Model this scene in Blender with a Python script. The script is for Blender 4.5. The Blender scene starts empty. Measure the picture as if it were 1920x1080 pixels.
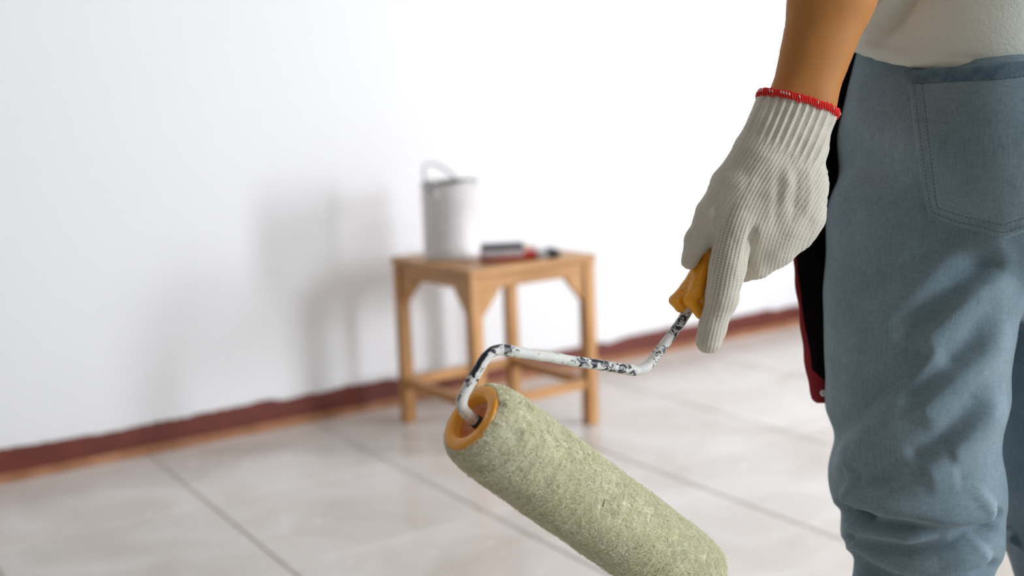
import bpy, math, random
import numpy as np
from mathutils import Vector, Matrix
from mathutils.bvhtree import BVHTree
random.seed(7); rng = np.random.default_rng(7)
S = bpy.context.scene
COL = S.collection

# ---------------------------------------------------------------- camera
FPX, PITCH, ROLL, CAMH, YAW = 2132.6, math.radians(9.203), math.radians(-2.234), .839, math.radians(33.198)
_F = np.array([0, math.cos(PITCH), -math.sin(PITCH)]); _U = np.array([0, math.sin(PITCH), math.cos(PITCH)]); _X = np.array([1., 0, 0])
_c, _s = math.cos(ROLL), math.sin(ROLL)
_M = np.array([[math.cos(YAW), math.sin(YAW), 0], [-math.sin(YAW), math.cos(YAW), 0], [0, 0, 1]])
CR = _M @ (_c*_X + _s*_U); CU = _M @ (-_s*_X + _c*_U); CF = _M @ _F
CC = np.array([0, 0, CAMH])
def P(x, y, dep):
    """world point seen at photo pixel (x, y) at a distance dep along the view axis"""
    return CC + ((x-960)/FPX*CR - (y-540)/FPX*CU + CF)*dep
def pix(p):
    d = np.asarray(p) - CC; z = d @ CF
    return 960 + FPX*(d @ CR)/z, 540 - FPX*(d @ CU)/z, z
cam = bpy.data.cameras.new('camera'); camo = bpy.data.objects.new('camera', cam); COL.objects.link(camo)
camo.matrix_world = Matrix(((CR[0], CU[0], -CF[0], 0), (CR[1], CU[1], -CF[1], 0), (CR[2], CU[2], -CF[2], CAMH), (0, 0, 0, 1)))
cam.sensor_width = 36; cam.lens = FPX/1920*36; cam.clip_start = .02
cam.dof.use_dof = True; cam.dof.focus_distance = .955; cam.dof.aperture_fstop = 3.3
S.camera = camo

# ---------------------------------------------------------------- world, lights, exposure
S.view_settings.view_transform = 'Standard'; S.view_settings.look = 'None'
S.view_settings.gamma = 1; S.view_settings.use_curve_mapping = False
S.view_settings.exposure = 0.1
S.cycles.use_denoising = True
S.cycles.max_bounces = 8; S.cycles.diffuse_bounces = 5
w = bpy.data.worlds.new('sky'); S.world = w; w.use_nodes = True
w.node_tree.nodes['Background'].inputs[0].default_value = (.78, .87, 1, 1)
w.node_tree.nodes['Background'].inputs[1].default_value = 1.5
def area(name, loc, target, sx, sy, power, col):
    l = bpy.data.lights.new(name, 'AREA'); l.shape = 'RECTANGLE'; l.size = sx; l.size_y = sy; l.energy = power; l.color = col
    o = bpy.data.objects.new(name, l); COL.objects.link(o); o.location = loc
    o.rotation_euler = (Vector(target)-Vector(loc)).to_track_quat('-Z', 'Y').to_euler()
    return o
RX0, RX1, RY0, RY1, RH = -4.5, 3.9, -6.0, 2.845, 2.75
WR = (-.10, .42, .30, 1.75)          # tall casement in the right wall: y0, y1, z0, z1
WF = (.95, 1.85, .85, 1.95)         # second window nearer the painted wall
WB = (-4.7, -2.7, .80, 2.2)          # window behind the camera's right shoulder
area('daylight_side', (RX1+.14, (WR[0]+WR[1])/2, (WR[2]+WR[3])/2), (1.2, 2.845, .7), .52, 1.4, 92, (.92, .94, 1))
area('daylight_upper', (RX1+.14, (WF[0]+WF[1])/2, (WF[2]+WF[3])/2), (1.2, 2.8, .5), .88, 1.08, 18, (.90, .93, 1))
area('daylight_back', (RX1+.14, (WB[0]+WB[1])/2, (WB[2]+WB[3])/2), (1.0, .7, .7), 1.9, 1.35, 200, (.84, .92, 1))
area('ceiling_fill', (2.4, -1.3, RH-.05), (1.6, -.1, 0), 1.4, .5, 38, (1, .985, .95))  # unseen overhead light, added as soft fill

# ---------------------------------------------------------------- helpers
def new_mat(name, col=(.8, .8, .8), rough=.6, metal=0, spec=.5):
    m = bpy.data.materials.new(name); m.use_nodes = True
    b = m.node_tree.nodes['Principled BSDF']
    b.inputs['Base Color'].default_value = (*col, 1); b.inputs['Roughness'].default_value = rough
    b.inputs['Metallic'].default_value = metal; b.inputs['Specular IOR Level'].default_value = spec
    return m
class NT:
    def __init__(s, m): s.m = m; s.t = m.node_tree; s.b = s.t.nodes['Principled BSDF']
    def n(s, ty, ins=None, **kw):
        o = s.t.nodes.new(ty)
        for k, v in kw.items(): setattr(o, k, v)
        for k, v in (ins or {}).items():
            if isinstance(v, bpy.types.NodeSocket): s.t.links.new(v, o.inputs[k])
            else: o.inputs[k].default_value = v
        return o
    def link(s, a, b): s.t.links.new(a, b)
    def coord(s, which='Object'): return s.n('ShaderNodeTexCoord').outputs[which]
    def attr(s, name): return s.n('ShaderNodeAttribute', attribute_name=name).outputs['Vector']
    def noise(s, vec, scale, detail=4, rough=.5, dist=0):
        return s.n('ShaderNodeTexNoise', {'Vector': vec, 'Scale': scale, 'Detail': detail, 'Roughness': rough, 'Distortion': dist}).outputs['Fac']
    def ramp(s, fac, stops):
        r = s.n('ShaderNodeValToRGB', {'Fac': fac}); e = r.color_ramp.elements
        while len(e) < len(stops): e.new(.5)
        for k, (p, c) in enumerate(stops): e[k].position = p; e[k].color = (*c, 1) if len(c) == 3 else c
        return r.outputs['Color']
    def mix(s, fac, a, b, mode='MIX'):
        o = s.n('ShaderNodeMix', data_type='RGBA', blend_type=mode)
        for sock, v in ((o.inputs[0], fac), (o.inputs[6], a), (o.inputs[7], b)):
            if isinstance(v, bpy.types.NodeSocket): s.link(v, sock)
            else: sock.default_value = v if not isinstance(v, tuple) or len(v) == 4 else (*v, 1)
        return o.outputs[2]
    def math(s, op, a, b=0., c=0.):
        o = s.n('ShaderNodeMath', operation=op)
        for i, v in enumerate((a, b, c)):
            if isinstance(v, bpy.types.NodeSocket): s.link(v, o.inputs[i])
            else: o.inputs[i].default_value = v
        return o.outputs[0]
    def bump(s, h, strength=.3, dist=.001, prev=None):
        o = s.n('ShaderNodeBump', {'Height': h, 'Strength': strength, 'Distance': dist})
        if prev is not None: s.link(prev, o.inputs['Normal'])
        return o.outputs[0]
    def color(s, c): s.link(c, s.b.inputs['Base Color'])
    def rough(s, c): s.link(c, s.b.inputs['Roughness'])
    def normal(s, c): s.link(c, s.b.inputs['Normal'])

def mesh_obj(name, V, Fc, mat, parent=None, smooth=True, me=None):
    if me is None:
        me = bpy.data.meshes.new(name); me.from_pydata([tuple(map(float, v)) for v in V], [], [tuple(map(int, f)) for f in Fc])
        me.materials.append(mat)
        if smooth: me.polygons.foreach_set('use_smooth', [True]*len(me.polygons))
        me.update()
    o = bpy.data.objects.new(name, me); COL.objects.link(o)
    if parent: o.parent = parent
    return o
def fast_mesh(name, V, Q, mat, smooth=True):
    """numpy arrays: V (n,3), Q (m,4) quads"""
    me = bpy.data.meshes.new(name); n, m = len(V), len(Q); k = Q.shape[1]
    me.vertices.add(n); me.vertices.foreach_set('co', np.asarray(V, np.float32).ravel())
    me.loops.add(m*k); me.loops.foreach_set('vertex_index', np.asarray(Q, np.int32).ravel())
    me.polygons.add(m); me.polygons.foreach_set('loop_start', np.arange(0, m*k, k, dtype=np.int32))
    me.polygons.foreach_set('use_smooth', np.full(m, smooth)); me.update(calc_edges=True); me.validate()
    me.materials.append(mat); return me
def empty(name, loc, label, cat, group=None):
    o = bpy.data.objects.new(name, None); COL.objects.link(o); o.location = loc; o.empty_display_size = .05
    o['label'] = label; o['category'] = cat
    if group: o['group'] = group
    return o
def adopt(o, parent):
    """parent without moving (empties are unrotated)"""
    o.parent = parent; o.matrix_parent_inverse = Matrix.Translation(-Vector(parent.location)) if parent.type == 'EMPTY' else Matrix()
    return o
def bevel_mesh(me, w, seg=2):
    import bmesh
    bm = bmesh.new(); bm.from_mesh(me); bmesh.ops.bevel(bm, geom=bm.edges[:], offset=w, segments=seg, affect='EDGES', profile=.5)
    bmesh.ops.recalc_face_normals(bm, faces=bm.faces); bm.to_mesh(me); bm.free()
    me.polygons.foreach_set('use_smooth', [False]*len(me.polygons))
BOXF = [(0, 3, 2, 1), (4, 5, 6, 7), (0, 1, 5, 4), (1, 2, 6, 5), (2, 3, 7, 6), (3, 0, 4, 7)]
def box(name, x0, x1, y0, y1, z0, z1, mat, parent=None, bev=0):
    V = [(x0, y0, z0), (x1, y0, z0), (x1, y1, z0), (x0, y1, z0), (x0, y0, z1), (x1, y0, z1), (x1, y1, z1), (x0, y1, z1)]
    o = mesh_obj(name, V, BOXF, mat, parent, smooth=False)
    if bev: bevel_mesh(o.data, bev)
    return o
def struct(o): o['kind'] = 'structure'; return o
def prism(name, poly, t0, t1, axis, mat, parent=None, bev=0, xf=None):
    """poly: 2d outline, extruded; axis function maps (a, b, t) to xyz"""
    n = len(poly); V = [axis(a, b, t0) for a, b in poly]+[axis(a, b, t1) for a, b in poly]
    Fc = [tuple(range(n))[::-1], tuple(range(n, 2*n))]+[(i, (i+1) % n, n+(i+1) % n, n+i) for i in range(n)]
    o = mesh_obj(name, V, Fc, mat, parent, smooth=False)
    bevel_mesh(o.data, bev) if bev else None
    return o
def frame_from(t):
    t = t/np.linalg.norm(t); a = np.array([0, 0, 1.]) if abs(t[2]) < .9 else np.array([1., 0, 0])
    x = np.cross(a, t); x /= np.linalg.norm(x); return x, np.cross(t, x)
def tube(pts, rad, n=16, cap=True, prof=None):
    pts = np.array(pts, float); rad = np.broadcast_to(rad, (len(pts),)) if np.ndim(rad) < 2 else rad
    T = np.gradient(pts, axis=0); x, y = frame_from(T[0]); V = []; Q = []
    for i in range(len(pts)):
        t = T[i]/np.linalg.norm(T[i]); x = x-(x@t)*t; x /= np.linalg.norm(x); y = np.cross(t, x)
        for k in range(n):
            a = 2*math.pi*k/n; V.append(pts[i]+rad[i]*(math.cos(a)*x+math.sin(a)*y))
    for i in range(len(pts)-1):
        for k in range(n): Q.append((i*n+k, i*n+(k+1) % n, (i+1)*n+(k+1) % n, (i+1)*n+k))
    if cap:
        Q.append(tuple(range(n))[::-1]); Q.append(tuple((len(pts)-1)*n+k for k in range(n)))
    return V, Q
def lathe(O, A, prof, n=64, name='x', mat=None, parent=None, closed=False):
    """prof: (s along A, r)"""
    A = A/np.linalg.norm(A); x, y = frame_from(A); V = []; Q = []; m = len(prof)
    for s_, r_ in prof:
        for k in range(n):
            a = 2*math.pi*k/n; V.append(O+A*s_+r_*(math.cos(a)*x+math.sin(a)*y))
    for i in range(m-1 if not closed else m):
        j = (i+1) % m
        for k in range(n): Q.append((i*n+k, i*n+(k+1) % n, j*n+(k+1) % n, j*n+k))
    return mesh_obj(name, V, Q, mat, parent)
def smooth_path(pts, rad=.3, n=7):
    """round the corners of a polyline; rad = corner cut length (m)"""
    pts = [np.array(p, float) for p in pts]; out = [pts[0]]
    for i in range(1, len(pts)-1):
        a, b, c = pts[i-1], pts[i], pts[i+1]
        ra = min(rad, np.linalg.norm(a-b)*.48); rc = min(rad, np.linalg.norm(c-b)*.48)
        p0 = b+(a-b)/np.linalg.norm(a-b)*ra; p1 = b+(c-b)/np.linalg.norm(c-b)*rc
        for t in np.linspace(0, 1, n): out.append((1-t)**2*p0+2*t*(1-t)*b+t*t*p1)
    out.append(pts[-1]); return out
def resample(pts, step):
    pts = np.array(pts); d = np.r_[0, np.cumsum(np.linalg.norm(np.diff(pts, axis=0), axis=1))]
    n = max(2, int(d[-1]/step)); t = np.linspace(0, d[-1], n)
    return np.stack([np.interp(t, d, pts[:, i]) for i in range(3)], 1)

# ---- signed-distance modelling: smooth union of tapered capsules, meshed with surface nets
class Field:
    def __init__(s, lo, hi, h):
        s.lo = np.array(lo, float); s.h = h; s.n = np.ceil((np.array(hi)-s.lo)/h).astype(int)+1
        s.f = np.full(s.n, 1., np.float32)
    def block(s, lo, hi):
        i0 = np.clip(np.floor((lo-s.lo)/s.h).astype(int), 0, s.n-1); i1 = np.clip(np.ceil((hi-s.lo)/s.h).astype(int)+1, 1, s.n)
        ax = [s.lo[k]+s.h*np.arange(i0[k], i1[k]) for k in range(3)]
        X, Y, Z = np.meshgrid(*ax, indexing='ij'); return tuple(slice(i0[k], i1[k]) for k in range(3)), X, Y, Z
    def merge(s, sl, d, k, op='add'):
        f = s.f[sl]; d = d.astype(np.float32)
        if op == 'cut': s.f[sl] = np.maximum(f, -d); return
        if k <= 0: s.f[sl] = np.minimum(f, d); return
        h = np.maximum(k-np.abs(f-d), 0)/k; s.f[sl] = np.minimum(f, d)-h*h*k*.25
    def cone(s, a, b, ra, rb, k=.01, op='add'):
        a = np.array(a, float); b = np.array(b, float); m = max(ra, rb)+k+4*s.h
        sl, X, Y, Z = s.block(np.minimum(a, b)-m, np.maximum(a, b)+m)
        if X.size == 0: return
        ab = b-a; t = ((X-a[0])*ab[0]+(Y-a[1])*ab[1]+(Z-a[2])*ab[2])/max(ab@ab, 1e-12); t = np.clip(t, 0, 1)
        d = np.sqrt((X-a[0]-t*ab[0])**2+(Y-a[1]-t*ab[1])**2+(Z-a[2]-t*ab[2])**2)-(ra+(rb-ra)*t)
        s.merge(sl, d, k, op)
    def chain(s, pts, k=.01):
        for (a, ra), (b, rb) in zip(pts[:-1], pts[1:]): s.cone(a, b, ra, rb, k)
    def ell(s, c, R, ax, k=.01, op='add'):
        """ellipsoid: radii R along the rows of ax"""
        c = np.array(c, float); m = max(R)+k+4*s.h; sl, X, Y, Z = s.block(c-m, c+m)
        if X.size == 0: return
        q = [((X-c[0])*e[0]+(Y-c[1])*e[1]+(Z-c[2])*e[2]) for e in ax]
        k0 = np.sqrt(sum((q[i]/R[i])**2 for i in range(3))); k1 = np.sqrt(sum((q[i]/R[i]**2)**2 for i in range(3)))
        s.merge(sl, k0*(k0-1)/np.maximum(k1, 1e-6), k, op)
    def plane(s, o, n):
        """keep the side where (p-o).n < 0"""
        sl, X, Y, Z = s.block(s.lo, s.lo+s.n*s.h); s.f[sl] = np.maximum(s.f[sl], ((X-o[0])*n[0]+(Y-o[1])*n[1]+(Z-o[2])*n[2]).astype(np.float32))
    def mesh(s):
        f = s.f; nx, ny, nz = f.shape; ins = f < 0
        cs = np.zeros((nx-1, ny-1, nz-1), np.int8)
        for dx in (0, 1):
            for dy in (0, 1):
                for dz in (0, 1): cs += ins[dx:nx-1+dx, dy:ny-1+dy, dz:nz-1+dz]
        ci = np.argwhere((cs > 0) & (cs < 8)); idx = np.full(cs.shape, -1, np.int32); idx[tuple(ci.T)] = np.arange(len(ci))
        acc = np.zeros((len(ci), 3)); cnt = np.zeros(len(ci))
        for ax in range(3):
            for o1 in (0, 1):
                for o2 in (0, 1):
                    off = [0, 0, 0]; oth = [k for k in range(3) if k != ax]; off[oth[0]] = o1; off[oth[1]] = o2
                    p0 = ci+off; p1 = p0.copy(); p1[:, ax] += 1
                    f0 = f[tuple(p0.T)].astype(float); f1 = f[tuple(p1.T)].astype(float); m = (f0 < 0) != (f1 < 0)
                    t = np.where(m, f0/np.where(m, f0-f1, 1), 0); q = p0.astype(float); q[:, ax] += t
                    acc[m] += q[m]; cnt[m] += 1
        V = s.lo+s.h*acc/cnt[:, None]; Q = []
        for ax in range(3):
            a, b = [(1, 2), (2, 0), (0, 1)][ax]
            sl0 = [slice(None)]*3; sl1 = [slice(None)]*3; sl0[ax] = slice(0, -1); sl1[ax] = slice(1, None)
            e = ins[tuple(sl0)] != ins[tuple(sl1)]; E_ = np.argwhere(e)
            E_ = E_[(E_[:, a] > 0) & (E_[:, b] > 0) & (E_[:, a] < f.shape[a]-1) & (E_[:, b] < f.shape[b]-1)]
            flip = ins[tuple(E_.T)]
            def g(da, db):
                q = E_.copy(); q[:, a] -= da; q[:, b] -= db; return idx[tuple(q.T)]
            q4 = np.stack([g(1, 1), g(0, 1), g(0, 0), g(1, 0)], 1)
            q4[~flip] = q4[~flip][:, ::-1]; Q.append(q4)
        return V, np.concatenate(Q)
def subdivide(me, lv):
    o = bpy.data.objects.new('tmp', me); COL.objects.link(o); md = o.modifiers.new('s', 'SUBSURF'); md.levels = lv; md.render_levels = lv
    dg = bpy.context.evaluated_depsgraph_get(); out = bpy.data.meshes.new_from_object(o.evaluated_get(dg))
    bpy.data.objects.remove(o); return out
def get_v(me):
    v = np.empty(len(me.vertices)*3, np.float32); me.vertices.foreach_get('co', v); n = np.empty_like(v); me.vertices.foreach_get('normal', n)
    return v.reshape(-1, 3).astype(float), n.reshape(-1, 3).astype(float)
def set_v(me, v): me.vertices.foreach_set('co', v.astype(np.float32).ravel()); me.update()
def set_attr(me, name, arr):
    a = me.attributes.new(name, 'FLOAT_VECTOR', 'POINT'); a.data.foreach_set('vector', np.asarray(arr, np.float32).ravel())
def vnoise(p, scale, seed=0):
    """smooth value noise for numpy points, -1..1"""
    r = np.random.default_rng(seed); T = r.uniform(-1, 1, (32, 32, 32)); q = p*scale; i = np.floor(q).astype(int); t = q-i; t = t*t*(3-2*t); o = 0
    for dx in (0, 1):
        for dy in (0, 1):
            for dz in (0, 1):
                wgt = (t[:, 0] if dx else 1-t[:, 0])*(t[:, 1] if dy else 1-t[:, 1])*(t[:, 2] if dz else 1-t[:, 2])
                o = o+wgt*T[(i[:, 0]+dx) % 32, (i[:, 1]+dy) % 32, (i[:, 2]+dz) % 32]
    return o
def poly_dist(px, pts):
    """signed distance (image plane, + to the right of travel) and 0..1 position along a pixel polyline"""
    pts = np.array(pts, float); L = np.r_[0, np.cumsum(np.linalg.norm(np.diff(pts, axis=0), axis=1))]
    best = np.full(len(px), 1e9); sd = np.zeros(len(px)); tt = np.zeros(len(px))
    for i in range(len(pts)-1):
        a, b = pts[i], pts[i+1]; ab = b-a; l2 = ab@ab; t = ((px-a)@ab)/l2
        tc = np.clip(t, 0 , 1); q = px-a-tc[:, None]*ab; d = np.hypot(q[:, 0], q[:, 1])
        m = d < best; sg = np.sign(ab[0]*(px[:, 1]-a[1])-ab[1]*(px[:, 0]-a[0]))
        te = t if False else tc
        best = np.where(m, d, best); sd = np.where(m, d*sg, sd); tt = np.where(m, (L[i]+te*(L[i+1]-L[i]))/L[-1], tt)
    return sd, tt

# ---------------------------------------------------------------- materials of the room
def m_wall():
    m = new_mat('white_wall_paint', (.80, .80, .80), .75, 0, .25); t = NT(m); c = t.coord()
    t.color(t.mix(t.noise(c, 1.3, 3), (.79, .79, .795), (.83, .83, .84)))
    t.normal(t.bump(t.noise(c, 60, 6, .6), .25, .003)); return m
def m_tile():
    m = new_mat('beige_ceramic', (.6, .57, .52), .3, 0, .5); t = NT(m); c = t.coord('Object')
    info = t.n('ShaderNodeObjectInfo'); off = t.n('ShaderNodeVectorMath', {0: c, 1: info.outputs['Location']}, operation='ADD').outputs[0]
    n1 = t.noise(off, 3.2, 5, .6, .8); n2 = t.noise(off, 14, 4, .6)
    col = t.ramp(n1, [(.32, (.56, .51, .455)), (.55, (.68, .64, .605)), (.75, (.76, .735, .72))])
    col = t.mix(t.math('MULTIPLY', n2, .25), col, (.50, .46, .40))
    br = t.math('MULTIPLY_ADD', info.outputs['Random'], .07, .96)
    t.color(t.mix(1., col, t.n('ShaderNodeCombineColor', {0: br, 1: br, 2: br}).outputs[0], 'MULTIPLY'))
    t.rough(t.math('MULTIPLY_ADD', n2, .2, .14)); t.normal(t.bump(t.noise(off, 9, 3), .12, .002)); return m
def m_simple(name, c1, c2, scale, rough, bump=.2, bs=None, stretch=None, metal=0, bd=.001):
    m = new_mat(name, c1, rough, metal); t = NT(m); c = t.coord()
    if stretch: c = t.n('ShaderNodeMapping', {'Vector': c, 'Scale': stretch}).outputs[0]
    t.color(t.mix(t.ramp(t.noise(c, scale, 5, .6), [(.35, (0, 0, 0)), (.65, (1, 1, 1))]), c1, c2))
    if bump: t.normal(t.bump(t.noise(c, bs or scale*3, 5, .6), bump, bd))
    return m
M_wall = m_wall(); M_tile = m_tile()
M_grout = m_simple('grey_brown_grout', (.60, .56, .51), (.66, .62, .57), 40, .9)
M_ceil = new_mat('grey_ceiling', (.50, .48, .45), .85)
M_dim = m_simple('dimmed_beige_plaster', (.30, .27, .23), (.36, .33, .29), 4, .9, .3, 60)  # unseen walls, like the ceiling, toned dark to cut bounced light
M_skirt = m_simple('dark_red_paint', (.115, .016, .007), (.16, .026, .012), 12, .5, .3, 40)
M_strip = m_simple('bare_orange_brown_strip', (.30, .12, .05), (.42, .20, .10), 14, .6, .3, 40)
M_frame = new_mat('white_window_frame', (.75, .75, .74), .4)
M_glass = new_mat('window_glass', (1, 1, 1), .02); M_glass.node_tree.nodes['Principled BSDF'].inputs['Transmission Weight'].default_value = 1
M_glass.node_tree.nodes['Principled BSDF'].inputs['IOR'].default_value = 1.02

# ---------------------------------------------------------------- the room
T = .12
fl = struct(box('floor', RX0, RX1, RY0, RY1, -.08, -.004, M_grout))
struct(box('ceiling', RX0-T, RX1+T, RY0-T, RY1+T, RH, RH+.1, M_ceil))
struct(box('wall_back', RX0-T, RX1+T, RY1, RY1+T, -.08, RH, M_wall))
struct(box('wall_left', RX0-T, RX0, RY0, RY1, -.08, RH, M_dim))
def wall_with_holes(name, u0, u1, z0, z1, holes, fn):
    us = sorted({u0, u1} | {h[0] for h in holes} | {h[1] for h in holes}); zs = sorted({z0, z1} | {h[2] for h in holes} | {h[3] for h in holes}); V = []; Fc = []
    nu, nz = len(us), len(zs)
    for t in (0, 1):
        for z in zs:
            for u in us: V.append(fn(u, z, t))
    g = lambda i, j, t: t*nu*nz+j*nu+i
    solid = lambda i, j: 0 <= i < nu-1 and 0 <= j < nz-1 and not any(h[0] <= us[i] < h[1] and h[2] <= zs[j] < h[3] for h in holes)
    for j in range(nz-1):
        for i in range(nu-1):
            if not solid(i, j): continue
            Fc.append((g(i, j, 0), g(i+1, j, 0), g(i+1, j+1, 0), g(i, j+1, 0))); Fc.append((g(i, j, 1), g(i, j+1, 1), g(i+1, j+1, 1), g(i+1, j, 1)))
            for di, dj, p, q in ((-1, 0, (i, j+1), (i, j)), (1, 0, (i+1, j), (i+1, j+1)), (0, -1, (i, j), (i+1, j)), (0, 1, (i+1, j+1), (i, j+1))):
                if not solid(i+di, j+dj): Fc.append((g(*q, 0), g(*p, 0), g(*p, 1), g(*q, 1)))
    return struct(mesh_obj(name, V, Fc, M_wall, smooth=False))
wall_with_holes('wall_right', RY0, RY1, -.08, RH, [WB, WF, WR], lambda u, z, t: (RX1+t*T, u, z))
struct(box('wall_front', RX0-T, RX1+T, RY0-T, RY0, -.08, RH, M_dim))
def window(name, horiz, u0, u1, z0, z1, n):
    root = struct(bpy.data.objects.new(name, None)); COL.objects.link(root)
    def bar(nm, a, b, c, d, mat, t0=.03, t1=.07):
        if horiz: o = box(nm, a, b, RY0-t1, RY0-t0, c, d, mat, root)
        else: o = box(nm, RX1+t0, RX1+t1, a, b, c, d, mat, root)
        return o
    f = .04
    bar('window_frame', u0, u1, z0, z0+f, M_frame); bar('window_frame', u0, u1, z1-f, z1, M_frame)
    bar('window_frame', u0, u0+f, z0+f, z1-f, M_frame); bar('window_frame', u1-f, u1, z0+f, z1-f, M_frame)
    for k in range(1, n):
        u = u0+(u1-u0)*k/n; bar('mullion', u-.015, u+.015, z0+f, z1-f, M_frame)
window('window_1', False, *WR, 1); window('window_2', False, *WF, 1); window('window_3', False, *WB, 2)

# floor tiles, one object each; the wall cuts the last row
TS, G = .445, .0038
tile_cache = {}
def tile(x0, x1, y0, y1):
    key = (round(x1-x0, 4), round(y1-y0, 4))
    if key not in tile_cache:
        a, b = key[0]/2, key[1]/2; e = .0022
        V = [(-a, -b, -.006), (a, -b, -.006), (a, b, -.006), (-a, b, -.006), (-a, -b, -e), (a, -b, -e), (a, b, -e), (-a, b, -e),
             (-a+e, -b+e, 0), (a-e, -b+e, 0), (a-e, b-e, 0), (-a+e, b-e, 0)]
        Fc = [(0, 1, 5, 4), (1, 2, 6, 5), (2, 3, 7, 6), (3, 0, 4, 7), (4, 5, 9, 8), (5, 6, 10, 9), (6, 7, 11, 10), (7, 4, 8, 11), (8, 9, 10, 11)]
        me = bpy.data.meshes.new('tile'); me.from_pydata(V, [], Fc); me.materials.append(M_tile); tile_cache[key] = me
    o = bpy.data.objects.new('tile', tile_cache[key]); COL.objects.link(o); o.parent = fl; o.location = ((x0+x1)/2, (y0+y1)/2, 0)
xs = [.737+TS*k for k in range(-12, 8)]; ys = [1.92+TS*k for k in range(-13, 4)]
for x in xs:
    for y in ys:
        x0, x1 = max(x, RX0)+G/2, min(x+TS, RX1)-G/2; y0, y1 = max(y, RY0)+G/2, min(y+TS, RY1)-G/2
        if x1-x0 > .03 and y1-y0 > .03: tile(x0, x1, y0, y1)

# red painted band with a ragged brushed upper edge and the bare strip under it
def ragged(name, x0, x1, y0, y1, z0, top, step, mat):
    n = int((x1-x0)/step); V = []; Fc = []
    for i in range(n+1):
        x = x0+(x1-x0)*i/n; z = top(x)
        V += [(x, y1, z0), (x, y0, z0), (x, y0, z), (x, y1, z)]
    for i in range(n):
        a, b = i*4, i*4+4
        Fc += [(a+1, b+1, b+2, a+2), (a+2, b+2, b+3, a+3), (a, a+1, b+1, b)][:3]
    Fc += [(0, 1, 2, 3), (n*4+3, n*4+2, n*4+1, n*4)]
    return mesh_obj(name, V, Fc, mat, smooth=False)
def top_edge(x):
    p = np.array([[x, 0, 0]]); v = .076+.006*vnoise(p, 5, 3)[0]+.005*vnoise(p, 17, 4)[0]+.0025*vnoise(p, 60, 5)[0]
    return v-.003*max(0, min(1, x-1.6))
struct(ragged('baseboard_back', RX0, RX1, RY1-.006, RY1-.0005, .018, top_edge, .006, M_skirt))
struct(ragged('trim_1', RX0, RX1, RY1-.016, RY1-.0005, 0, lambda x: .021+.002*vnoise(np.array([[x, 1, 1]]), 12, 9)[0], .02, M_strip))
struct(box('baseboard_left', RX0+.0005, RX0+.012, RY0, RY1-.02, 0, .07, M_skirt))
struct(box('baseboard_right', RX1-.012, RX1-.0005, RY0, RY1-.02, 0, .07, M_skirt))

# ---------------------------------------------------------------- the stool
def m_wood(name, stretch, c1=(.34, .15, .032), c2=(.60, .32, .125)):
    m = new_mat(name, c1, .42); t = NT(m); c = t.n('ShaderNodeMapping', {'Vector': t.coord(), 'Scale': stretch}).outputs[0]
    g = t.noise(c, 30, 5, .6, .4); t.color(t.ramp(g, [(.3, c1), (.7, c2)])); t.normal(t.bump(g, .15, .001)); return m
W_x = m_wood('oiled_wood_along', (.15, 1, 1)); W_y = m_wood('oiled_wood_across', (1, .15, 1)); W_z = m_wood('oiled_wood_upright', (1, 1, .15))
SX, SY, SR = 1.570, 2.491, math.radians(1.6)
stool = empty('wooden_stool', (SX, SY, 0), 'square light brown wooden stool with corner brackets standing near the white wall', 'stool')
stool.rotation_euler.z = SR
s = .194; lw = .032; ST = .45
def sp(o): o.parent = stool; return o
import bmesh
n_pl = 4
for k in range(n_pl):       # seat of four boards laid side by side
    y0 = -s+2*s*k/n_pl; y1 = -s+2*s*(k+1)/n_pl
    sp(box('seat_board', -s, s, y0+.0008, y1-.0008, ST-.018, ST, W_x, bev=.003))
for sx in (-1, 1):
    for sy in (-1, 1):
        cx, cy = sx*(s-lw/2-.003), sy*(s-lw/2-.003)
        sp(box('leg', cx-lw/2, cx+lw/2, cy-lw/2, cy+lw/2, 0, ST-.0185, W_z, bev=.003))
a0 = s-.003-lw
for sg in (-1, 1):
    y = sg*(s-.003-lw/2)
    sp(box('apron', -a0, a0, y-.010, y+.010, ST-.052, ST-.0185, W_x, bev=.002))
    sp(box('stretcher', -a0, a0, y-.010, y+.010, .098, .124, W_x, bev=.002))
    sp(box('apron', y-.010, y+.010, -a0, a0, ST-.052, ST-.0185, W_y, bev=.002))
    sp(box('stretcher', y-.010, y+.010, -a0, a0, .098, .124, W_y, bev=.002))
    for sg2 in (-1, 1):
        tri = [(sg2*a0, ST-.0525), (sg2*(a0-.058), ST-.0525), (sg2*(a0-.052), ST-.062), (sg2*(a0-.006), ST-.118), (sg2*a0, ST-.124)]
        sp(prism('corner_bracket', tri, y-.008, y+.008, lambda a, b, t: (a, t, b), W_z))
        sp(prism('corner_bracket', tri, y-.008, y+.008, lambda a, b, t: (t, a, b), W_z))

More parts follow.
